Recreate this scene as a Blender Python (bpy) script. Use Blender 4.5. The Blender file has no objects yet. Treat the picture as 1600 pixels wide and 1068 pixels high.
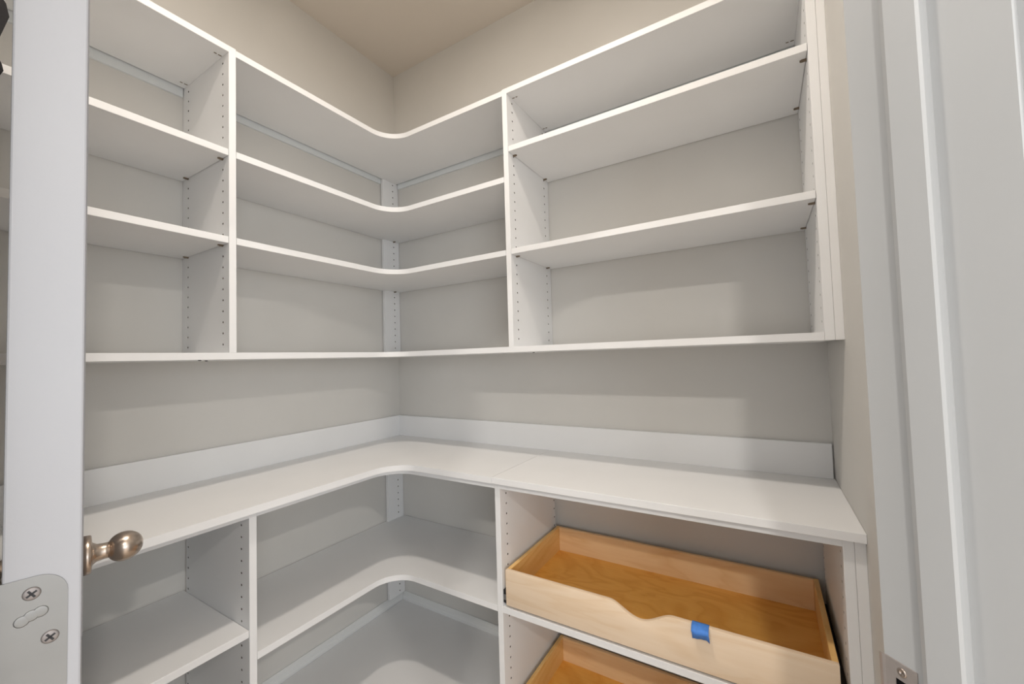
import bpy, bmesh, math
from mathutils import Vector, Matrix

scene = bpy.context.scene
COL = scene.collection

# ------------------------------------------------------------------ camera
CAM = Vector((1.5962, -1.4926, 1.2446))
yaw, pitch, roll, FPX = 0.5476, 0.0396, -0.0293, 640.26
fwd = Vector((-math.sin(yaw) * math.cos(pitch), math.cos(yaw) * math.cos(pitch), math.sin(pitch)))
right = Vector((math.cos(yaw), math.sin(yaw), 0))
up = right.cross(fwd)
r2 = right * math.cos(roll) + up * math.sin(roll)
u2 = up * math.cos(roll) - right * math.sin(roll)
cd = bpy.data.cameras.new('camera')
cam = bpy.data.objects.new('camera', cd)
COL.objects.link(cam)
cam.matrix_world = Matrix(((r2.x, u2.x, -fwd.x, CAM.x), (r2.y, u2.y, -fwd.y, CAM.y), (r2.z, u2.z, -fwd.z, CAM.z), (0, 0, 0, 1)))
cd.sensor_fit = 'HORIZONTAL'
cd.sensor_width = 36.0
cd.lens = FPX / 1600 * 36.0
cd.clip_start = 0.01
scene.camera = cam

# ------------------------------------------------------------------ world and exposure
world = bpy.data.worlds.new('world')
scene.world = world
world.use_nodes = True
bg = world.node_tree.nodes['Background']
bg.inputs[0].default_value = (0.93, 0.96, 1.0, 1)
bg.inputs[1].default_value = 1.4
scene.view_settings.view_transform = 'Standard'
scene.view_settings.look = 'None'
scene.view_settings.gamma = 1.0
scene.view_settings.use_curve_mapping = False
scene.view_settings.exposure = 0.27
PANTRY_WATTS = 11.5
KITCHEN_WATTS = 30.0
WINDOW_FILL_WATTS = 80.0
# soft daylight fill from an unseen window, added and widened to brighten the pantry
wl = bpy.data.lights.new('window_fill', 'AREA')
wl.shape = 'RECTANGLE'; wl.size = 4.4; wl.size_y = 1.5; wl.energy = WINDOW_FILL_WATTS; wl.color = (0.90, 0.95, 1.0)
wlo = bpy.data.objects.new('window_fill', wl)
COL.objects.link(wlo)
wlo.location = (1.5962 + 0.7071 * (1.1 + 3.5), -1.4926 + 0.7071 * (1.1 - 3.5), 1.50)
wlo.rotation_euler = (math.radians(90), 0, math.radians(45))

# ------------------------------------------------------------------ helpers
WORLD = {}          # object name -> world origin of its local frame

def link(o):
    COL.objects.link(o)
    return o

def tag(o, label=None, cat=None, group=None, kind=None):
    if label: o['label'] = label
    if cat: o['category'] = cat
    if group: o['group'] = group
    if kind: o['kind'] = kind
    return o

def empty(name, loc, label, cat, group=None):
    o = link(bpy.data.objects.new(name, None))
    o.empty_display_size = 0.05
    o.location = loc
    WORLD[o.name] = Vector(loc)
    return tag(o, label, cat, group)

def place(name, me, mat, parent=None, smooth=False):
    """me holds world coordinates; move its origin to the middle of its underside and link it."""
    xs = [v.co for v in me.vertices]
    lo = Vector((min(c.x for c in xs), min(c.y for c in xs), min(c.z for c in xs)))
    hi = Vector((max(c.x for c in xs), max(c.y for c in xs), max(c.z for c in xs)))
    org = Vector(((lo.x + hi.x) / 2, (lo.y + hi.y) / 2, lo.z))
    for v in me.vertices:
        v.co = v.co - org
    if smooth:
        for p in me.polygons: p.use_smooth = True
    me.materials.clear()
    me.materials.append(mat)
    o = link(bpy.data.objects.new(name, me))
    if parent is not None:
        o.parent = parent
        o.location = org - WORLD[parent.name]
    else:
        o.location = org
    WORLD[o.name] = org
    return o

class MB:
    """collects shapes in world coordinates"""
    def __init__(self):
        self.v = []; self.f = []
    def add(self, vs, fs):
        n = len(self.v)
        self.v += [tuple(p) for p in vs]
        self.f += [tuple(i + n for i in q) for q in fs]
        return self
    def box(self, lo, hi, c=0.0007):
        """box with a fine chamfer"""
        mid = [(lo[i] + hi[i]) / 2 for i in range(3)]
        h = [(hi[i] - lo[i]) / 2 for i in range(3)]
        c = min(c, *[x * 0.4 for x in h])
        bm = bmesh.new()
        bmesh.ops.create_cube(bm, size=2)
        for v in bm.verts:
            v.co = Vector((v.co.x * h[0] + mid[0], v.co.y * h[1] + mid[1], v.co.z * h[2] + mid[2]))
        if c > 0:
            bmesh.ops.bevel(bm, geom=list(bm.edges), offset=c, segments=1, affect='EDGES', profile=0.5)
        self.bm(bm)
        return self
    def bm(self, bm):
        bm.verts.ensure_lookup_table(); bm.verts.index_update()
        self.add([v.co.copy() for v in bm.verts], [[v.index for v in f.verts] for f in bm.faces])
        bm.free()
        return self
    def prism(self, pts, axis, a, b):
        """polygon (2D, in the plane across axis) extruded from a to b"""
        def p3(q, t):
            if axis == 2: return (q[0], q[1], t)
            if axis == 1: return (q[0], t, q[1])
            return (t, q[0], q[1])
        n = len(pts)
        vs = [p3(q, a) for q in pts] + [p3(q, b) for q in pts]
        fs = [tuple(range(n)), tuple(range(2 * n - 1, n - 1, -1))]
        for i in range(n):
            j = (i + 1) % n
            fs.append((i, i + n, j + n, j))
        return self.add(vs, fs)
    def cyl(self, p, q, r, seg=20, r2=None):
        p, q = Vector(p), Vector(q)
        ax = (q - p).normalized()
        t = Vector((0, 0, 1)) if abs(ax.z) < 0.9 else Vector((1, 0, 0))
        a = ax.cross(t).normalized(); b = ax.cross(a)
        r2 = r if r2 is None else r2
        vs = [p + (a * math.cos(k * 2 * math.pi / seg) + b * math.sin(k * 2 * math.pi / seg)) * r for k in range(seg)]
        vs += [q + (a * math.cos(k * 2 * math.pi / seg) + b * math.sin(k * 2 * math.pi / seg)) * r2 for k in range(seg)]
        fs = [tuple(range(seg - 1, -1, -1)), tuple(range(seg, 2 * seg))]
        for k in range(seg):
            j = (k + 1) % seg
            fs.append((k, j, j + seg, k + seg))
        return self.add(vs, fs)
    def lathe(self, p, ax, prof, seg=32):
        """prof: list of (distance along ax, radius)"""
        p, ax = Vector(p), Vector(ax).normalized()
        t = Vector((0, 0, 1)) if abs(ax.z) < 0.9 else Vector((1, 0, 0))
        a = ax.cross(t).normalized(); b = ax.cross(a)
        vs = []; fs = []
        for (h, r) in prof:
            for k in range(seg):
                w = k * 2 * math.pi / seg
                vs.append(p + ax * h + (a * math.cos(w) + b * math.sin(w)) * max(r, 1e-5))
        m = len(prof)
        for i in range(m - 1):
            for k in range(seg):
                j = (k + 1) % seg
                fs.append((i * seg + k, i * seg + j, (i + 1) * seg + j, (i + 1) * seg + k))
        fs.append(tuple(range(seg - 1, -1, -1)))
        fs.append(tuple((m - 1) * seg + k for k in range(seg)))
        return self.add(vs, fs)
    def mesh(self, name):
        me = bpy.data.meshes.new(name)
        me.from_pydata([tuple(v) for v in self.v], [], self.f)
        bm = bmesh.new(); bm.from_mesh(me)
        bmesh.ops.recalc_face_normals(bm, faces=list(bm.faces))
        bm.to_mesh(me); bm.free()
        return me
    def build(self, name, mat, parent=None, smooth=False):
        return place(name, self.mesh(name), mat, parent, smooth)

def smooth_by_angle(o, ang=35):
    bm = bmesh.new(); bm.from_mesh(o.data)
    for e in bm.edges:
        if len(e.link_faces) == 2:
            e.smooth = e.calc_face_angle(0) < math.radians(ang)
    for f in bm.faces: f.smooth = True
    bm.to_mesh(o.data); bm.free()
    return o

def board(name, lo, hi, mat, parent=None, c=0.0007):
    return MB().box(lo, hi, c).build(name, mat, parent)

def drill(me, holes):
    """cut blind holes (start point, inward axis, radius, depth) into a mesh in world coordinates"""
    cut = MB()
    for (p, ax, r, dep) in holes:
        p, ax = Vector(p), Vector(ax)
        cut.cyl(p - ax * 0.004, p + ax * dep, r, 10)
    oa = link(bpy.data.objects.new('tmp_a', me))
    ob = link(bpy.data.objects.new('tmp_b', cut.mesh('tmp_b')))
    md = oa.modifiers.new('b', 'BOOLEAN')
    md.operation = 'DIFFERENCE'; md.object = ob; md.solver = 'EXACT'
    dg = bpy.context.evaluated_depsgraph_get(); dg.update()
    new = bpy.data.meshes.new_from_object(oa.evaluated_get(dg))
    for o in (oa, ob): bpy.data.objects.remove(o)
    return new


def drilled_board(name, lo, hi, mat, parent, holes):
    me = MB().box(lo, hi).mesh(name)
    o = place(name, drill(me, holes), mat, parent)
    o.data.materials.append(M['raw_core'])            # bare particle board inside the holes
    w = WORLD[o.name]
    for p in o.data.polygons:
        c = p.center + w
        inside = all(lo[i] + 0.0012 < c[i] < hi[i] - 0.0012 for i in range(3))
        p.material_index = 1 if inside else 0
    return o

# ------------------------------------------------------------------ materials
def mat_new(name):
    m = bpy.data.materials.new(name); m.use_nodes = True
    nt = m.node_tree
    return m, nt, nt.nodes['Principled BSDF']

def coords(nt, scale=(1, 1, 1), kind='Object'):
    tc = nt.nodes.new('ShaderNodeTexCoord'); mp = nt.nodes.new('ShaderNodeMapping')
    mp.inputs['Scale'].default_value = scale
    nt.links.new(tc.outputs[kind], mp.inputs['Vector'])
    return mp.outputs[0]

def mat_plain(name, col, rough=0.5, metal=0.0, var=0.03, vscale=6.0, bump=0.0, bscale=300.0, spec=0.5):
    m, nt, b = mat_new(name)
    vec = coords(nt)
    nz = nt.nodes.new('ShaderNodeTexNoise'); nz.inputs['Scale'].default_value = vscale; nz.inputs['Detail'].default_value = 4
    nt.links.new(vec, nz.inputs['Vector'])
    rp = nt.nodes.new('ShaderNodeValToRGB')
    rp.color_ramp.elements[0].position = 0.3; rp.color_ramp.elements[1].position = 0.7
    rp.color_ramp.elements[0].color = tuple(c * (1 - var) for c in col) + (1,)
    rp.color_ramp.elements[1].color = tuple(min(1, c * (1 + var)) for c in col) + (1,)
    nt.links.new(nz.outputs['Fac'], rp.inputs[0]); nt.links.new(rp.outputs[0], b.inputs['Base Color'])
    b.inputs['Roughness'].default_value = rough; b.inputs['Metallic'].default_value = metal
    b.inputs['Specular IOR Level'].default_value = spec
    if bump > 0:
        n2 = nt.nodes.new('ShaderNodeTexNoise'); n2.inputs['Scale'].default_value = bscale; n2.inputs['Detail'].default_value = 2
        nt.links.new(vec, n2.inputs['Vector'])
        bp = nt.nodes.new('ShaderNodeBump'); bp.inputs['Strength'].default_value = bump; bp.inputs['Distance'].default_value = 0.001
        nt.links.new(n2.outputs['Fac'], bp.inputs['Height']); nt.links.new(bp.outputs[0], b.inputs['Normal'])
    return m

def mat_wood(name, c1, c2, scale=(1.2, 9.0, 9.0), rough=0.42, rings=5.0):
    m, nt, b = mat_new(name)
    vec = coords(nt, scale)
    n1 = nt.nodes.new('ShaderNodeTexNoise'); n1.inputs['Scale'].default_value = 1.6; n1.inputs['Detail'].default_value = 3
    n1.inputs['Distortion'].default_value = 0.6
    nt.links.new(vec, n1.inputs['Vector'])
    # contour bands of a smooth field give the cathedral figure of peeled veneer
    mul = nt.nodes.new('ShaderNodeMath'); mul.operation = 'MULTIPLY'; mul.inputs[1].default_value = rings
    fr = nt.nodes.new('ShaderNodeMath'); fr.operation = 'FRACT'
    nt.links.new(n1.outputs['Fac'], mul.inputs[0]); nt.links.new(mul.outputs[0], fr.inputs[0])
    r1 = nt.nodes.new('ShaderNodeValToRGB')
    e = r1.color_ramp.elements
    e[0].position = 0.0; e[0].color = (0.55, 0.55, 0.55, 1)
    e[1].position = 1.0; e[1].color = (0.62, 0.62, 0.62, 1)
    k = e.new(0.12); k.color = (0.2, 0.2, 0.2, 1)
    k = e.new(0.55); k.color = (0.0, 0.0, 0.0, 1)
    nt.links.new(fr.outputs[0], r1.inputs[0])
    n2 = nt.nodes.new('ShaderNodeTexNoise'); n2.inputs['Scale'].default_value = 3.0; n2.inputs['Detail'].default_value = 5
    nt.links.new(coords(nt, (2.0, 40.0, 40.0)), n2.inputs['Vector'])
    ad = nt.nodes.new('ShaderNodeMath'); ad.operation = 'MULTIPLY_ADD'; ad.inputs[1].default_value = 0.55
    nt.links.new(n2.outputs['Fac'], ad.inputs[0]); nt.links.new(r1.outputs[0], ad.inputs[2])
    mx = nt.nodes.new('ShaderNodeMix'); mx.data_type = 'RGBA'
    mx.inputs['A'].default_value = c1 + (1,); mx.inputs['B'].default_value = c2 + (1,)
    nt.links.new(ad.outputs[0], mx.inputs['Factor'])
    nt.links.new(mx.outputs['Result'], b.inputs['Base Color'])
    b.inputs['Roughness'].default_value = rough
    return m

M = {}
M['melamine'] = mat_plain('white_melamine', (0.85, 0.853, 0.857), 0.5, var=0.012, bump=0.05, bscale=700, spec=0.25)
M['edge_filler'] = mat_plain('white_filler_strip', (0.84, 0.838, 0.835), 0.5, var=0.012, spec=0.25)
M['rail'] = mat_plain('painted_steel_rail', (0.74, 0.77, 0.78), 0.35, var=0.01)
M['wall'] = mat_plain('greige_wall_paint', (0.68, 0.665, 0.635), 0.85, var=0.03, vscale=3.0, bump=0.12, bscale=420, spec=0.25)
M['ceiling'] = mat_plain('greige_ceiling_paint', (0.74, 0.68, 0.61), 0.9, var=0.02, vscale=3.0, bump=0.12, bscale=300, spec=0.2)
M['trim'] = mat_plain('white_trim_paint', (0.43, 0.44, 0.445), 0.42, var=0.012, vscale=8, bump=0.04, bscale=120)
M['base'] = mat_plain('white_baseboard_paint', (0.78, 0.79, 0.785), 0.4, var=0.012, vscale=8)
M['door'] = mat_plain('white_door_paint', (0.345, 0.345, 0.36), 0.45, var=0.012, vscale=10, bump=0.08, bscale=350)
M['wood'] = mat_wood('clear_birch_plywood', (0.92, 0.755, 0.58), (0.83, 0.63, 0.43))
M['wood_panel'] = mat_wood('birch_panel_bounce_tint', (0.96, 0.53, 0.125), (0.80, 0.36, 0.055), (1.9, 3.6, 3.6), 0.38, 8.0)  # orange of light bouncing inside the drawer, put into the birch colour
M['wood_side'] = mat_wood('birch_side_bounce_tint', (0.93, 0.62, 0.26), (0.78, 0.44, 0.13), (9.0, 1.3, 9.0), 0.4, 5.0)  # same birch, tinted for the bounced light on the tray sides
M['wood_back'] = mat_wood('birch_back_bounce_tint', (0.96, 0.70, 0.42), (0.84, 0.55, 0.28), (1.2, 7.0, 7.0), 0.42, 6.0)  # same birch again, its tint painting bounced light on the back
M['nickel'] = mat_plain('brushed_nickel', (0.56, 0.47, 0.40), 0.27, 1.0, var=0.05, vscale=30)
M['satin_plate'] = mat_plain('satin_nickel_plate', (0.25, 0.25, 0.245), 0.45, 0.6, var=0.03, vscale=40)
M['strike'] = mat_plain('worn_nickel_strike', (0.46, 0.42, 0.40), 0.4, 0.6, var=0.05, vscale=60)
M['hinge_screw'] = mat_plain('dull_screw', (0.26, 0.235, 0.225), 0.5, 0.6, var=0.1, vscale=200)
M['screw'] = mat_plain('screw_metal', (0.50, 0.43, 0.38), 0.3, 1.0, var=0.05, vscale=60)
M['pin'] = mat_plain('bronze_shelf_pin', (0.22, 0.17, 0.12), 0.4, 0.7, var=0.1, vscale=80)
M['dark'] = mat_plain('black_metal', (0.02, 0.02, 0.022), 0.45, 0.3, var=0.1)
M['slide'] = mat_plain('zinc_slide', (0.35, 0.35, 0.36), 0.35, 0.9, var=0.1, vscale=50)
M['raw_core'] = mat_plain('bare_particle_board', (0.07, 0.05, 0.035), 0.9, var=0.2, vscale=300, spec=0.1)
M['black'] = mat_plain('black_hole_shade', (0.006, 0.006, 0.007), 0.9, var=0.1, spec=0.1)
M['tape'] = mat_plain('blue_masking_tape', (0.08, 0.28, 0.84), 0.65, var=0.10, vscale=120, bump=0.3, bscale=500)
M['strap'] = mat_plain('black_webbing', (0.010, 0.009, 0.012), 0.8, var=0.2, vscale=200)
M['yellow'] = mat_plain('yellow_stitching', (0.62, 0.50, 0.12), 0.7, var=0.1, vscale=200)
M['knot'] = mat_plain('red_brown_knot', (0.22, 0.045, 0.02), 0.5, var=0.3, vscale=200)
M['floor'] = mat_wood('pale_oak_floor', (0.58, 0.51, 0.44), (0.46, 0.39, 0.32), (1.0, 7.0, 1.0), 0.4, 6.0)
m, nt, b = mat_new('lamp_diffuser')
nzt = nt.nodes.new('ShaderNodeTexNoise'); nzt.inputs['Scale'].default_value = 20
nt.links.new(coords(nt), nzt.inputs['Vector'])
b.inputs['Base Color'].default_value = (0.9, 0.88, 0.84, 1)
b.inputs['Emission Color'].default_value = (1.0, 0.9, 0.78, 1); b.inputs['Emission Strength'].default_value = 3.0
M['lamp'] = m

# ------------------------------------------------------------------ measured dimensions
T = 0.0191                      # board thickness
W = 1.757                       # inner width, corner to side wall
CEIL = 2.743
DU = 0.3083                     # wall shelf depth
AU, CU = 0.9002, 0.8609         # upper dividers (along each wall, from the corner)
EU = 1.7206                     # last upper panel
ZB, ZS2, ZS1, ZT = 1.2839, 1.6167, 1.8721, 2.1802
ZS2R, ZS1R = 1.6183, 1.9749
ZC, TC = 0.8742, 0.0194         # counter
HB, TB = 0.0994, 0.014
DCL, DCR = 0.4315, 0.4233
A2, C2, DL, DR = 0.8938, 0.8532, 0.400, 0.4064
ZL, ZLL, ZM, ZF = 0.4742, 0.5431, 0.4759, 0.066
ER = 1.7188                     # last base panel
YEND = -1.55                    # front wall of the pantry
RAD = 0.10
WT = 0.115

# doorway frame: a 45 degree wall; s runs along the doorway, m runs into the pantry, both from the camera's foot point
DV = Vector((math.sqrt(.5), math.sqrt(.5), 0)); NV = Vector((-math.sqrt(.5), math.sqrt(.5), 0))
FOOT = Vector((1.5962, -1.4926, 0))
def dp(s, m, z=0.0):
    p = FOOT + DV * s + NV * m
    return Vector((p.x, p.y, z))
def dprism(mb, sm, z0, z1):
    pts = [dp(s, m) for s, m in sm]
    return mb.prism([(p.x, p.y) for p in pts], 2, z0, z1)
M_IN, M_OUT = 0.318, 0.200
S_ST, S_HI = 0.443, -0.259      # jamb faces: strike side, hinge side

# ------------------------------------------------------------------ the setting
def struct(o):
    o['kind'] = 'structure'
    return o

s = struct(board('floor', (-WT, -5.2, -0.1), (5.0, WT, 0), M['floor'], c=0))
s = struct(board('ceiling', (-WT, -5.2, CEIL), (5.0, WT, CEIL + 0.1), M['ceiling'], c=0))
struct(MB().prism([(0, 0), (-WT, WT), (-WT, YEND - WT), (0, YEND)], 2, 0, CEIL).build('wall_left', M['wall']))
struct(MB().prism([(0, 0), (W, 0), (W + WT, WT), (-WT, WT)], 2, 0, CEIL).build('wall_back', M['wall']))
ci = dp(0.5455, M_IN); co = dp(0.590, M_OUT)
struct(MB().prism([(W, 0), (W + WT, WT), (W + WT, co.y), (W, ci.y)], 2, 0, CEIL).build('wall_right', M['wall']))
fi = dp(-0.3992, M_IN); fo = dp(-0.4438, M_OUT)
struct(MB().prism([(0, YEND), (-WT, YEND - WT), (fo.x, YEND - WT), (fi.x, YEND)], 2, 0, CEIL).build('wall_front', M['wall']))
mb = MB()
dprism(mb, [(S_ST + 0.019, M_IN), (0.5455, M_IN), (0.590, M_OUT), (S_ST + 0.019, M_OUT)], 0, CEIL)
dprism(mb, [(S_HI - 0.019, M_IN), (-0.3992, M_IN), (-0.4438, M_OUT), (S_HI - 0.019, M_OUT)], 0, CEIL)
dprism(mb, [(S_HI - 0.019, M_IN), (S_ST + 0.019, M_IN), (S_ST + 0.019, M_OUT), (S_HI - 0.019, M_OUT)], 2.049, CEIL)
struct(mb.build('wall_door', M['wall']))

# the wall of the room outside with an opening added for the fill light, opposite the doorway
mb = MB()
WM = -3.52
for (sa, sb, za, zb) in ((-2.4, -1.1, 0, CEIL), (3.3, 4.0, 0, CEIL), (-1.1, 3.3, 0, 0.75), (-1.1, 3.3, 2.25, CEIL)):
    dprism(mb, [(sa, WM), (sb, WM), (sb, WM - 0.1), (sa, WM - 0.1)], za, zb)
struct(mb.build('wall_outer', M['wall']))
mb = MB()
for (sa, sb, za, zb) in ((-1.16, -1.1, 0.69, 2.31), (3.3, 3.36, 0.69, 2.31), (-1.1, 3.3, 0.69, 0.75), (-1.1, 3.3, 2.25, 2.31)):
    dprism(mb, [(sa, WM), (sb, WM), (sb, WM + 0.02), (sa, WM + 0.02)], za, zb)
struct(mb.build('added_window', M['trim']))  # unseen window frame added around the fill light

# baseboards with an ogee top, in profile
def baseprof(t=0.0155, h=0.102):
    return [(0, 0.0), (t, 0.0), (t, h - 0.026), (t - 0.003, h - 0.020), (t - 0.004, h - 0.012), (t - 0.010, h - 0.003), (t - 0.011, h), (0, h)]
struct(MB().prism([(x, z) for x, z in baseprof()], 1, YEND, 0).build('baseboard_left', M['base']))
mb = MB()
mb.prism([(-y, z) for y, z in baseprof()], 0, 0.0155, W)
struct(mb.build('baseboard_back', M['base']))

# door frame: strike jamb with its stop and strike plate
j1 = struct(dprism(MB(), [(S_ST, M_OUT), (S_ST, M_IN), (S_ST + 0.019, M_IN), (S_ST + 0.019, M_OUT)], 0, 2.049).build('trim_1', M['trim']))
def stop_prof(sgn, s0):
    a = 0.011
    return [(s0, 0.2504), (s0 - sgn * (a - 0.002), 0.2504), (s0 - sgn * a, 0.2524), (s0 - sgn * a, 0.2765), (s0 - sgn * (a - 0.003), 0.2815), (s0, 0.2815)]
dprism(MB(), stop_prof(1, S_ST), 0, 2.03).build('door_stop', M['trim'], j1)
# strike plate: flat ring around the latch hole plus a curled lip
def sp(m, z, out):
    return dp(S_ST - out, m, z)
mb = MB()
z0, z1 = 0.889, 0.946
ms = [0.2905, 0.2955, 0.3085, 0.3165]; zs = [z0, 0.905, 0.930, z1]
for i in range(3):
    for k in range(3):
        if i == 1 and k == 1: continue
        mb.add([sp(ms[i], zs[k], 0), sp(ms[i + 1], zs[k], 0), sp(ms[i + 1], zs[k + 1], 0), sp(ms[i], zs[k + 1], 0),
                sp(ms[i], zs[k], .0012), sp(ms[i + 1], zs[k], .0012), sp(ms[i + 1], zs[k + 1], .0012), sp(ms[i], zs[k + 1], .0012)],
               [(0, 1, 2, 3), (7, 6, 5, 4), (0, 4, 5, 1), (1, 5, 6, 2), (2, 6, 7, 3), (3, 7, 4, 0)])
lip = [(0.3165, 0.0), (0.3190, 0.0004), (0.3215, -0.0008), (0.3240, -0.0030)]
for i in range(3):
    (ma, oa), (mc, oc) = lip[i], lip[i + 1]
    ya, yb = z0 + 0.003 * i, z1 - 0.0008 * i; yc, yd = z0 + 0.003 * (i + 1), z1 - 0.0008 * (i + 1)
    mb.add([sp(ma, ya, oa), sp(mc, yc, oc), sp(mc, yd, oc), sp(ma, yb, oa),
            sp(ma, ya, oa + .0012), sp(mc, yc, oc + .0012), sp(mc, yd, oc + .0012), sp(ma, yb, oa + .0012)],
           [(0, 1, 2, 3), (7, 6, 5, 4), (0, 4, 5, 1), (1, 5, 6, 2), (2, 6, 7, 3), (3, 7, 4, 0)])
spl = mb.build('strike_plate', M['strike'], j1)
mb = MB()  # thin black sheet painting the shade in the latch hole, no recess cut
mb.add([sp(.2955, .905, .0002), sp(.3085, .905, .0002), sp(.3085, .930, .0002), sp(.2955, .930, .0002),
        sp(.2955, .905, .0006), sp(.3085, .905, .0006), sp(.3085, .930, .0006), sp(.2955, .930, .0006)],
       [(0, 1, 2, 3), (7, 6, 5, 4), (0, 4, 5, 1), (1, 5, 6, 2), (2, 6, 7, 3), (3, 7, 4, 0)])
tag(mb.build('latch_hole_shade', M['black'], spl), 'black patch painting the dark of the latch hole')
for z in (0.938, 0.897):
    c = sp(0.3028, z, 0.0010)
    sc = MB().lathe(c, -DV, [(0, 0.0040), (0.0006, 0.0040), (0.0012, 0.0030), (0.0009, 0.0016), (0.0003, 0.0012)], 18).build('screw', M['screw'], spl, True)
# hinge jamb, head jamb, casing on the kitchen side
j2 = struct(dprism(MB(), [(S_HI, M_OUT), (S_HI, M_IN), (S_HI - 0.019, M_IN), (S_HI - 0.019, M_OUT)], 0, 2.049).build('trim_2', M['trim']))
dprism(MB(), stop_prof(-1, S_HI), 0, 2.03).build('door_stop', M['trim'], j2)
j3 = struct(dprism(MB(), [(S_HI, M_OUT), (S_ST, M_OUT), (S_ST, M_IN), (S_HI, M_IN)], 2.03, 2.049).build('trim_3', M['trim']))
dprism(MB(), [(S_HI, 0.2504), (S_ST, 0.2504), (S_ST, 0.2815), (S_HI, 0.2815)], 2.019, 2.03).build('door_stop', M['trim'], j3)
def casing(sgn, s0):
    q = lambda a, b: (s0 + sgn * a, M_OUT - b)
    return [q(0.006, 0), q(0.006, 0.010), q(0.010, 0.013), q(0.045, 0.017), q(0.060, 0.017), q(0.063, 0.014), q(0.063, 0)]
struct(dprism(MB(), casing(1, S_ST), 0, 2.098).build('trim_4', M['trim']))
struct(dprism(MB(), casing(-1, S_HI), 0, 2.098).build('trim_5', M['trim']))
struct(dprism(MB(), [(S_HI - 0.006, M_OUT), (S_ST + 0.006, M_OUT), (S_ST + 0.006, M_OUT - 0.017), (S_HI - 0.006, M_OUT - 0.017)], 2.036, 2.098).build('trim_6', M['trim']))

# ------------------------------------------------------------------ the open door
AL = math.radians(122.6)
DU_ = DV * math.cos(AL) + NV * math.sin(AL)       # along the leaf, away from the hinge
DT_ = DV * math.sin(AL) - NV * math.cos(AL)       # across its thickness, towards the knob face seen here
PIN = dp(S_HI, 0.325)
def dq(u, v, z):
    p = PIN + DU_ * u + DT_ * v
    return Vector((p.x, p.y, z))
def dbox(mb, u0, u1, v0, v1, z0, z1):
    bm = bmesh.new(); bmesh.ops.create_cube(bm, size=1)
    for v in bm.verts:
        v.co = dq(u0 if v.co.x < 0 else u1, v0 if v.co.y < 0 else v1, z0 if v.co.z < 0 else z1)
    bmesh.ops.recalc_face_normals(bm, faces=list(bm.faces))
    bmesh.ops.bevel(bm, geom=list(bm.edges), offset=min(0.0012, (v1 - v0) * .3), segments=2, affect='EDGES', profile=0.5)
    return mb.bm(bm)
DU0, DU1, DV0, DV1 = 0.003, 0.714, 0.008, 0.043
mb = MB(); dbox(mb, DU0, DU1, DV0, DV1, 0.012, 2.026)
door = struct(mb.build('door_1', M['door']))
# raised panels on both faces
for (v0, v1) in ((DV1 - 0.002, DV1 + 0.0006), (DV0 - 0.0006, DV0 + 0.002)):
    for (za, zb) in ((0.25, 0.80), (1.02, 1.88)):
        for (ua, ub) in ((0.10, 0.335), (0.385, 0.60)):
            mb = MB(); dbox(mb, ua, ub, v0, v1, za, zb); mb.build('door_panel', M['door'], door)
KZ = 0.918
def knob(v, ax):
    base = dq(0.651, v, KZ)
    rose = MB().lathe(base, ax, [(0, 0.0330), (0.006, 0.0330), (0.0095, 0.0326), (0.0112, 0.0310), (0.0118, 0.022)], 40).build('rosette', M['nickel'], door, True)
    MB().lathe(base + ax * 0.010, ax, [(0, 0.0225), (0.003, 0.0185), (0.008, 0.0150), (0.018, 0.0136), (0.025, 0.0140)], 36).build('knob_neck', M['nickel'], rose, True)
    prof = []
    L, R0 = 0.047, 0.0258
    for k in range(25):
        t = k / 24
        w = math.pi * (0.16 + 0.84 * t)
        x = 0.033 + L * (math.cos(math.pi * 0.16) - math.cos(w)) / (1 + math.cos(math.pi * 0.16))
        r = R0 * math.sin(w) ** 0.92 * (1.04 - 0.10 * t) if w < math.pi else 0
        prof.append((x, r))
    MB().lathe(base, ax, prof, 40).build('knob', M['nickel'], rose, True)
knob(DV1, DT_)
knob(DV0, -DT_)
# hinge leaf on the edge that faces the doorway
def leaf_poly(v0, v1, z0, z1, r):
    pts = [(v0, z0), (v0, z1)]
    for k in range(9):
        w = math.pi / 2 * (1 - k / 8)
        pts.append((v1 - r + r * math.cos(w), z1 - r + r * math.sin(w)))
    for k in range(9):
        w = -math.pi / 2 * (k / 8)
        pts.append((v1 - r + r * math.cos(w), z0 + r + r * math.sin(w)))
    return pts
HZ0, HZ1 = 1.023, 1.112
poly = leaf_poly(-0.001, 0.0365, HZ0, HZ1, 0.014)
n = len(poly)
mb = MB()
mb.add([dq(DU0 + 0.0012, v, z) for v, z in poly] + [dq(DU0 - 0.0006, v, z) for v, z in poly],
       [tuple(range(n)), tuple(range(2 * n - 1, n - 1, -1))] + [(i, i + n, (i + 1) % n + n, (i + 1) % n) for i in range(n)])
hinge = mb.build('hinge', M['satin_plate'], door)
MB().cyl(dq(-0.0035, -0.003, HZ0 - 0.003), dq(-0.0035, -0.003, HZ1 + 0.004), 0.0055, 20).build('knuckle', M['satin_plate'], hinge, True)
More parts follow.
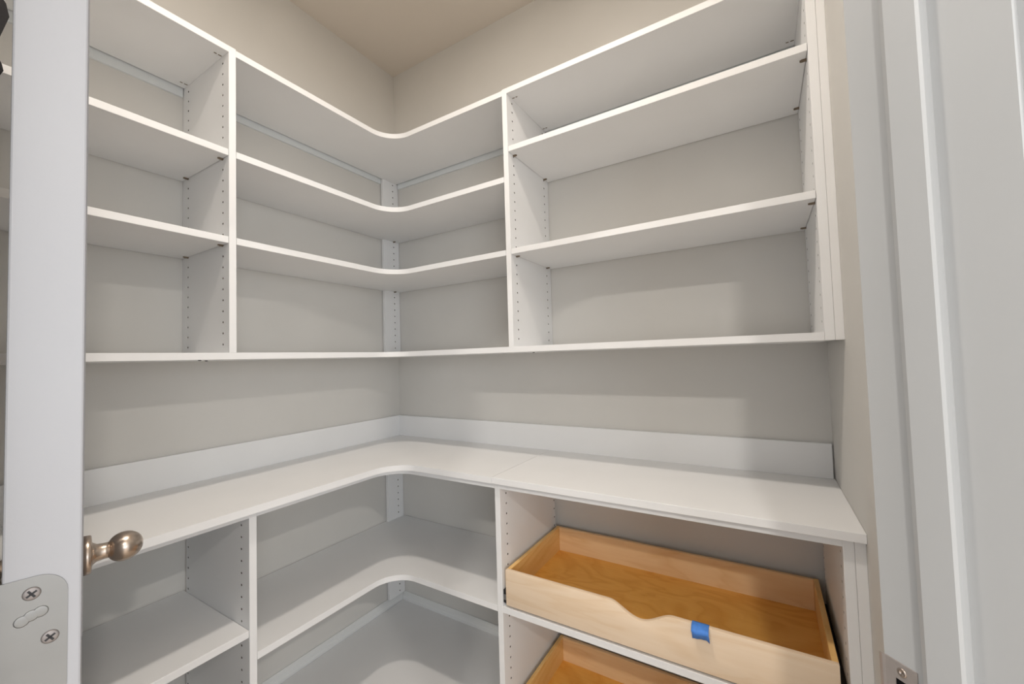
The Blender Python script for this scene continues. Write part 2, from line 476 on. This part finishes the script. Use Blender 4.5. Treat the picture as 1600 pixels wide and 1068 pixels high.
for (v, z) in ((0.0205, 1.1015), (0.0288, 1.0705), (0.0205, 1.0345)):
    c = dq(DU0 - 0.0006, v, z)
    MB().lathe(c, -DU_, [(-0.0005, 0.0042), (0.0002, 0.0042), (0.0007, 0.0034), (0.0009, 0.0022)], 20).build('screw', M['hinge_screw'], hinge, True)
    mb = MB()
    for (a, b2) in ((0.0027, 0.0006), (0.0006, 0.0027)):
        ca, sa = math.cos(0.6), math.sin(0.6)
        q = [(-a, -b2), (a, -b2), (a, b2), (-a, b2)]
        q = [(x * ca - y * sa, x * sa + y * ca) for x, y in q]
        mb.add([dq(DU0 - 0.0013, v + x, z + y) for x, y in q] + [dq(DU0 - 0.0017, v + x, z + y) for x, y in q],
               [(0, 1, 2, 3), (7, 6, 5, 4), (0, 4, 5, 1), (1, 5, 6, 2), (2, 6, 7, 3), (3, 7, 4, 0)])
    mb.build('screw_slot', M['dark'], hinge)
mb = MB()                                            # small embossed mark between the screws
for (vv, zz) in ((0.0165, 1.0855), (0.0205, 1.0875), (0.0245, 1.0885)):
    mb.lathe(dq(DU0 - 0.0006, vv, zz), -DU_, [(0, 0.0036), (0.00010, 0.0030), (0.00012, 0.0008)], 14)
mb.build('embossed_mark', M['satin_plate'], hinge, True)

# ------------------------------------------------------------------ boards with a rounded inside corner
def l_poly(xw, yw, yend, xend, dl, dr, r=RAD, seg=14):
    """L against both walls: left leg runs to yend (negative), right leg to xend; depths dl (left leg), dr (right leg)"""
    pts = [(xw, yw), (xend, yw), (xend, -dr)]
    cx, cy = dl + r, -dr - r
    for k in range(seg + 1):
        w = math.pi / 2 + (math.pi / 2) * k / seg
        pts.append((cx + r * math.cos(w), cy + r * math.sin(w)))
    pts += [(dl, yend), (xw, yend)]
    return pts

def l_board(name, xw, yw, yend, xend, dl, dr, ztop, t, mat, parent=None):
    pts = l_poly(xw, yw, yend, xend, dl, dr)
    o = MB().prism(pts, 2, ztop - t, ztop).build(name, mat, parent)
    return smooth_by_angle(o, 20)

def pin(parent, p, ax, name='shelf_pin'):
    """shelf support: stub in the hole and a flat tongue under the shelf; p on the panel face, ax into the bay"""
    p, ax = Vector(p), Vector(ax)
    side = Vector((0, 0, 1)).cross(ax)
    mb = MB()
    mb.cyl(p - ax * 0.006, p + ax * 0.010, 0.0024, 10)
    pts = [(0.0, -0.0042), (0.010, -0.0042), (0.0135, -0.0022), (0.0135, 0.0022), (0.010, 0.0042), (0.0, 0.0042)]
    vs = [p + ax * a + side * b2 + Vector((0, 0, 0.0022)) for a, b2 in pts] + [p + ax * a + side * b2 + Vector((0, 0, -0.0010)) for a, b2 in pts]
    k = len(pts)
    mb.add(vs, [tuple(range(k)), tuple(range(2 * k - 1, k - 1, -1))] + [(i, i + k, (i + 1) % k + k, (i + 1) % k) for i in range(k)])
    return mb.build(name, M['pin'], parent)

def connector(parent, p, ax):
    """the two small dark slots of a knock-down fitting under a fixed shelf"""
    p, ax = Vector(p), Vector(ax); side = Vector((0, 0, 1)).cross(ax)
    mb = MB()
    for (a, b2) in ((0.001, 0.010), (0.014, 0.021)):
        q = [p + ax * a - side * 0.0016, p + ax * b2 - side * 0.0016, p + ax * b2 + side * 0.0016, p + ax * a + side * 0.0016]
        vs = [v + Vector((0, 0, 0.0004)) for v in q] + [v - Vector((0, 0, 0.0008)) for v in q]
        mb.add(vs, [(0, 1, 2, 3), (7, 6, 5, 4), (0, 4, 5, 1), (1, 5, 6, 2), (2, 6, 7, 3), (3, 7, 4, 0)])
    return mb.build('connector', M['pin'], parent)

def rail(parent, axis, a, b):
    """steel hanging rail on the wall with a top flange added to keep light out of the gap behind the top shelf"""
    prof = [(0, 2.1330), (0.0080, 2.1330), (0.0080, 2.1735), (0.0132, 2.1735), (0.0132, 2.1760), (0, 2.1760)]  # upper lip is an added part that darkens the gap
    if axis == 1: mb = MB().prism(prof, 1, a, b)
    else: mb = MB().prism([(-x, z) for x, z in prof], 0, a, b)
    return mb.build('back_rail', M['rail'], parent)

HR, HD = 0.0030, 0.010
def rows(ztop, zbot):
    out = []; z = ztop
    while z > zbot + 0.015:
        out.append(z); z -= 0.032
    return out
ZH = 2.1405
MEL = M['melamine']

# --- wall shelves along the wall beside the door
u1 = empty('wall_shelf_unit', (DU / 2, -1.22, ZB), 'white wall shelf bay with pin-hole sides beside the open door, above the counter', 'shelf unit', 'straight wall shelf bays')
yD = -(AU + T)
hs = [((x, yD, z), (0, 1, 0), HR, HD) for z in rows(ZH, ZB) for x in (DU - 0.0363, 0.0427)]
drilled_board('side_panel', (0.002, yD, ZB), (DU, -AU, ZT), MEL, u1, hs)
hs = [((x, YEND + 0.004 + T, z), (0, -1, 0), HR, HD) for z in rows(ZH, ZB) for x in (DU - 0.0363, 0.0427)]
drilled_board('side_panel', (0.002, YEND + 0.004, ZB), (DU, YEND + 0.004 + T, ZT), MEL, u1, hs)
y0, y1 = YEND + 0.004 + T, yD
board('top_shelf', (0.0130, y0, ZT - T), (DU, y1, ZT), MEL, u1)
for zz in (ZS1, ZS2):
    board('shelf', (0.003, y0 + 0.001, zz - T), (DU - 0.001, y1 - 0.001, zz), MEL, u1)
    for x in (DU - 0.0363, 0.0427):
        pin(u1, (x, yD, zz - T - 0.0022), (0, -1, 0)); pin(u1, (x, y0, zz - T - 0.0022), (0, 1, 0))
for x in (DU - 0.0363, 0.0427):
    connector(u1, (x, yD - 0.002, ZT - T), (0, -1, 0))
rail(u1, 1, y0, y1 - 0.002)

# --- wall shelves that turn the corner
u2_ = empty('corner_wall_shelf_unit', (0.30, -0.30, ZB), 'white corner wall shelves with curved fronts and a drilled corner post', 'shelf unit')
ZTC = ZT - 0.004
hz = [z for z in [1.4407 + 0.032 * k for k in range(-5, 24)] if ZB + 0.02 < z < ZT - T - 0.01]
drilled_board('corner_post', (0.005, -0.100, ZB), (0.0205, -0.002, ZTC - T), MEL, u2_, [((0.0205, -0.0375, z), (-1, 0, 0), HR, HD) for z in hz])
l_board('top_shelf', 0.0130, -0.0130, -AU, CU, DU, DU, ZTC, T, MEL, u2_)
for zz in (ZS1, ZS2):
    l_board('shelf', 0.003, -0.003, -AU + 0.001, CU - 0.001, DU - 0.001, DU - 0.001, zz, T, MEL, u2_)
    pin(u2_, (0.0205, -0.0375, zz - T - 0.0022), (1, 0, 0))
    for x in (DU - 0.0363, 0.0427):
        pin(u2_, (x, -AU, zz - T - 0.0022), (0, 1, 0)); pin(u2_, (CU, -x, zz - T - 0.0022), (-1, 0, 0))
rail(u2_, 1, -AU, -0.103)
rail(u2_, 0, 0.0245, CU)

# --- wall shelves above the drawers
u3 = empty('wall_shelf_unit', (1.3, -DU / 2, ZB), 'white wide wall shelf bay above the wooden pull-out drawers, against the side wall', 'shelf unit', 'straight wall shelf bays')
xD = CU + T
hs = [((xD, y, z), (-1, 0, 0), HR, HD) for z in rows(2.1429, ZB) for y in (-(DU - 0.0363), -0.0380)]
drilled_board('side_panel', (CU, -DU, ZB), (xD, -0.002, ZT), MEL, u3, hs)
hs = [((EU, y, z), (1, 0, 0), HR, HD) for z in rows(2.1429, ZB) for y in (-(DU - 0.0363), -0.0380)]
drilled_board('side_panel', (EU, -DU, ZB - T), (EU + T, -0.002, ZT), MEL, u3, hs)
board('filler_strip', (EU + T + 0.0004, -DU, ZB - T), (W, -DU + T, ZT), M['edge_filler'], u3)
board('top_shelf', (xD, -DU, ZT - T), (EU, -0.0130, ZT), MEL, u3)
for zz in (ZS1R, ZS2R):
    board('shelf', (xD + 0.001, -DU + 0.001, zz - T), (EU - 0.001, -0.003, zz), MEL, u3)
    for y in (-(DU - 0.0363), -0.0380):
        pin(u3, (xD, y, zz - T - 0.0022), (1, 0, 0)); pin(u3, (EU, y, zz - T - 0.0022), (-1, 0, 0))
for y in (-(DU - 0.0363), -0.0380):
    connector(u3, (xD + 0.002, y, ZT - T), (1, 0, 0)); connector(u3, (EU - 0.002, y, ZT - T), (-1, 0, 0))
rail(u3, 0, xD + 0.002, EU - 0.002)

# --- the long board under all wall shelves
o = l_board('bottom_shelf', 0.0, 0.0, YEND + 0.004, EU - 0.0005, DU, DU, ZB, T, MEL)
tag(o, 'long white bottom board running under all the wall shelves round the corner', 'shelf')
WORLD[o.name] = o.location.copy()
for (x, y) in ((0.15, -AU - 0.012), (CU + 0.01, -0.15), (0.28, -0.98)):
    MB().lathe((x, y, ZB - T), (0, 0, -1), [(0, 0.004), (0.0015, 0.004), (0.0025, 0.002)], 12).build('screw', M['dark'], o, True)

# ------------------------------------------------------------------ base units
b1 = empty('base_shelf_unit', (DL / 2, -1.22, 0), 'white open base shelf unit with pin-hole side under the counter, behind the door knob', 'shelf unit')
yF = -(A2 + T)
ZSUB = ZC - TC
hs = [((x, yF, z), (0, 1, 0), HR, HD) for z in rows(0.8105, ZF) for x in (DL - 0.0415, 0.0305)]
drilled_board('side_panel', (0.0165, yF, 0), (DL, -A2, ZSUB), MEL, b1, hs)
ye = YEND + 0.004
board('side_panel', (0.0165, ye, 0), (DL, ye + T, ZSUB), MEL, b1)
board('top_panel', (0.003, ye + T, ZSUB - T), (DL, yF, ZSUB), MEL, b1)
board('shelf', (0.003, ye + T, ZLL - T), (DL - 0.001, yF - 0.001, ZLL), MEL, b1)
board('bottom_panel', (0.0165, ye + T, ZF - T), (DL - 0.001, yF, ZF), MEL, b1)
board('toe_kick', (DL - 0.05, ye + T, 0), (DL - 0.034, yF, ZF - T), MEL, b1)
for x in (DL - 0.0415, 0.0305):
    pin(b1, (x, yF, ZLL - T - 0.0022), (0, -1, 0))

b2_ = empty('corner_base_shelf_unit', (0.4, -0.4, 0), 'white corner base shelves with curved fronts under the counter', 'shelf unit')
hz = [z for z in [0.6577 + 0.0316 * k for k in range(-20, 6)] if 0.115 < z < ZSUB - T - 0.01]
drilled_board('corner_post', (0.005, -0.100, 0.103), (0.0205, -0.002, ZSUB - T), MEL, b2_, [((0.0205, -0.0365, z), (-1, 0, 0), HR, HD) for z in hz])
l_board('top_panel', 0.003, -0.003, -A2, C2, DL, DR, ZSUB, T, MEL, b2_)
l_board('shelf', 0.004, -0.003, -A2 + 0.001, C2 - 0.001, DL - 0.001, DR - 0.001, ZL, T, MEL, b2_)
l_board('bottom_panel', 0.0175, -0.0157, -A2, C2, DL - 0.001, DR - 0.001, ZF, T, MEL, b2_)
l_board('toe_kick', DL - 0.05, -(DR - 0.05), -A2, C2, DL - 0.034, DR - 0.034, ZF - T, ZF - T, MEL, b2_)
pin(b2_, (0.0205, -0.0365, ZL - T - 0.0022), (1, 0, 0))

b3 = empty('drawer_base_unit', (1.3, -DR / 2, 0), 'white base unit holding two birch pull-out drawers under the counter', 'cabinet')
xE = C2 + T
hs = [((xE, y, z), (-1, 0, 0), HR, HD) for z in rows(0.8126, ZF) for y in (-(DR - 0.0366), -0.0255)]
drilled_board('side_panel', (C2, -DR, 0), (xE, -0.0165, ZSUB), MEL, b3, hs)
hs = [((ER, y, z), (1, 0, 0), HR, HD) for z in rows(0.8126, ZF) for y in (-(DR - 0.0366), -0.0255)]
drilled_board('side_panel', (ER, -DR, 0), (ER + T, -0.0165, ZSUB), MEL, b3, hs)
board('filler_strip', (ER + T + 0.0004, -DR, 0), (W, -DR + T, ZSUB), M['edge_filler'], b3)
board('top_panel', (xE, -DR, ZSUB - T), (ER, -0.003, ZSUB), MEL, b3)
board('shelf', (xE, -DR, ZM - T), (ER, -0.003, ZM), MEL, b3)
board('bottom_panel', (xE, -DR, ZF - T), (ER, -0.0165, ZF), MEL, b3)
board('toe_kick', (xE, -DR + 0.034, 0), (ER, -DR + 0.05, ZF - T), MEL, b3)

# drawers: plywood trays with a scooped front
DX0, DX1, DY0, DY1 = 0.8845, 1.7030, -0.4055, -0.027
DTK = 0.0125
def drawer(zb, zt, label):
    xm = (DX0 + DX1) / 2
    pts = [(DX0, zb), (DX1, zb), (DX1, zt)]
    N = 28
    for k in range(N + 1):
        x = xm + 0.082 - 0.164 * k / N
        w = (x - xm) / 0.082
        pts.append((x, zt - 0.031 * (0.5 * (1 + math.cos(math.pi * w))) ** 0.9))
    pts.append((DX0, zt))
    bm = bmesh.new()
    a = [bm.verts.new((x, DY0, z)) for x, z in pts]
    f = bm.faces.new(a)
    ex = bmesh.ops.extrude_face_region(bm, geom=[f])
    for v in ex['geom']:
        if isinstance(v, bmesh.types.BMVert): v.co.y += DTK
    bmesh.ops.recalc_face_normals(bm, faces=list(bm.faces))
    sharp = [e for e in bm.edges if len(e.link_faces) == 2 and e.calc_face_angle() > 0.8]
    bmesh.ops.bevel(bm, geom=sharp, offset=0.0015, segments=2, affect='EDGES', profile=0.5)
    d = MB().bm(bm).build('drawer', M['wood'], b3)
    tag(d, label)
    smooth_by_angle(d, 30)
    board('drawer_side', (DX0, DY0 + DTK, zb), (DX0 + DTK, DY1, zt), M['wood_side'], d, 0.0012)
    board('drawer_side', (DX1 - DTK, DY0 + DTK, zb), (DX1, DY1, zt), M['wood_side'], d, 0.0012)
    board('drawer_back', (DX0 + DTK, DY1 - DTK, zb), (DX1 - DTK, DY1, zt - 0.0002), M['wood_back'], d, 0.0012)
    board('drawer_bottom', (DX0 + DTK, DY0 + DTK, zb + 0.012), (DX1 - DTK, DY1 - DTK, zb + 0.0215), M['wood_panel'], d, 0)
    for (xa, xb) in ((xE, DX0), (DX1, ER)):
        sl = MB().box((xa, DY0 + 0.004, zb + 0.003), (xb, DY1, zb + 0.043), 0.0008)
        slo = sl.build('drawer_slide', M['dark'], d)
    return d
d1 = drawer(0.4825, 0.5900, 'birch drawer with scooped front')
d2 = drawer(0.0720, 0.1780, 'lower birch drawer')
for (z0_, z1_) in ((0.496, 0.512),):
    board('slide_rail', (xE + 0.001, DY0 + 0.0025, z0_), (DX0 - 0.001, DY0 + 0.006, z1_), M['slide'], d1, 0.0004)
MB().lathe((DX0 + DTK, DY0 + 0.030, 0.571), (1, 0, 0), [(0, 0.0065), (0.0004, 0.0060), (0.0006, 0.001)], 16).build('wood_knot', M['knot'], d1, True)

# ------------------------------------------------------------------ counter and upstands
XS = 0.8535
ct = l_board('countertop', 0.0, 0.0, YEND + 0.001, XS - 0.0004, DCL, DCR, ZC, TC, MEL)
tag(ct, 'white L-shaped countertop with a curved inside corner, ending at a seam', 'countertop')
ct2 = board('countertop', (XS + 0.0004, -DCR, ZC - TC), (W - 0.0005, 0, ZC), MEL)
tag(ct2, 'white straight countertop piece above the birch drawers, from seam to side wall', 'countertop')
bs = board('backsplash', (0, YEND + 0.001, ZC), (TB, 0, ZC + HB), MEL)
tag(bs, 'white backsplash board on the counter along the wall beside the door', 'backsplash')
bs2 = board('backsplash', (TB, -TB, ZC), (W - 0.004, 0, ZC + HB), MEL)
tag(bs2, 'white backsplash board on the counter behind the drawer unit, ending at the side wall', 'backsplash')

# ------------------------------------------------------------------ tape on the drawer front
NX, NU = 12, 22
path = [(-0.3915, 0.5780), (-0.3917, 0.5905), (-0.3985, 0.5915), (-0.4058, 0.5915), (-0.4115, 0.5908), (-0.4185, 0.5885), (-0.4250, 0.5848), (-0.4205, 0.5765), (-0.4140, 0.5610)]
vs = []; fs = []
tx0, tx1 = 1.4195, 1.4575
for k, (y, z) in enumerate(path):
    for i in range(NX + 1):
        t = i / NX
        fl = max(0, k - 3) / 5
        w = math.sin(t * 7.0 + k * 0.4) * 0.0010 * fl + math.sin(t * 17) * 0.0004 * fl - (0.0022 * math.sin(t * 3.14159) if k == 6 else 0)
        vs.append((tx0 + (tx1 - tx0) * t + 0.002 * fl, y + w, z + w * 0.8 + (0.0035 * math.sin(t * 3.14159) if k == 8 else 0) + 0.0008 * fl * math.sin(t * 9)))
for k in range(len(path) - 1):
    for i in range(NX):
        a = k * (NX + 1) + i
        fs.append((a, a + 1, a + NX + 2, a + NX + 1))
me = bpy.data.meshes.new('masking_tape'); me.from_pydata(vs, [], fs)
bm = bmesh.new(); bm.from_mesh(me)
bmesh.ops.recalc_face_normals(bm, faces=list(bm.faces))
bmesh.ops.solidify(bm, geom=list(bm.faces), thickness=0.0004)
bm.to_mesh(me); bm.free()
tp = place('masking_tape', me, M['tape'], None, True)
tag(tp, 'small crumpled piece of blue masking tape stuck over the drawer front', 'tape')

# ------------------------------------------------------------------ black strap hanging behind the door
sx = 0.330
ctr = [(-1.395, 2.1830), (-1.392, 2.150), (-1.382, 2.080), (-1.366, 2.020), (-1.344, 1.985), (-1.3395, 1.960), (-1.350, 1.915), (-1.3575, 1.880), (-1.348, 1.858), (-1.3455, 1.845), (-1.357, 1.815), (-1.372, 1.770), (-1.386, 1.720), (-1.390, 1.660)]
wd = 0.0115
vs = [(0.270, -1.395 - wd, 2.1830), (0.270, -1.395 + wd, 2.1830)]
fs = []
for (y, z) in ctr:
    vs += [(sx if z < 2.17 else 0.312, y - wd, z - 0.002), (sx if z < 2.17 else 0.312, y + wd, z + 0.002)]
for k in range(len(ctr)):
    fs.append((2 * k, 2 * k + 1, 2 * k + 3, 2 * k + 2))
me = bpy.data.meshes.new('strap'); me.from_pydata(vs, [], fs)
bm = bmesh.new(); bm.from_mesh(me)
bmesh.ops.recalc_face_normals(bm, faces=list(bm.faces))
bmesh.ops.solidify(bm, geom=list(bm.faces), thickness=0.0022)
bm.to_mesh(me); bm.free()
st = place('strap', me, M['strap'])
tag(st, 'black strap with a yellow mark hanging over the shelf edge behind the door', 'strap')
mb = MB()
for (y, z) in ((-1.350, 1.968), (-1.3505, 1.955)):
    mb.box((sx + 0.0018, y - 0.004, z - 0.005), (sx + 0.0030, y + 0.003, z + 0.004), 0.0003)
mb.build('yellow_mark', M['yellow'], st)

# ------------------------------------------------------------------ ceiling lights
def downlight(loc, watts, size, col, label, group=None):
    x, y = loc
    r = empty('ceiling_light', (x, y, CEIL - 0.03), label, 'light', group)
    MB().lathe((x, y, CEIL), (0, 0, -1), [(0, size * 0.5 + 0.035), (0.010, size * 0.5 + 0.033), (0.022, size * 0.5 + 0.012), (0.024, size * 0.5 + 0.004)], 40).build('trim_ring', M['trim'], r, True)
    MB().lathe((x, y, CEIL - 0.023), (0, 0, -1), [(0, size * 0.5 + 0.003), (0.003, size * 0.5), (0.004, size * 0.3)], 40).build('diffuser', M['lamp'], r, True)
    ld = bpy.data.lights.new('lamp', 'AREA')
    ld.shape = 'DISK'; ld.size = size; ld.energy = watts; ld.color = col
    lo = link(bpy.data.objects.new('lamp', ld))
    lo.parent = r
    lo.location = (0, 0, -0.002)
    return r
downlight((1.10, -1.07), PANTRY_WATTS, 0.11, (1.0, 0.91, 0.81), 'round flush ceiling light inside the pantry')
downlight((2.0, -2.95), KITCHEN_WATTS, 0.13, (1.0, 0.95, 0.88), 'round ceiling light in the outer room, just outside the pantry doorway', 'lights outside the pantry')
downlight((3.6, -2.0), KITCHEN_WATTS, 0.13, (1.0, 0.95, 0.88), 'round ceiling light in the outer room, far from the pantry doorway', 'lights outside the pantry')
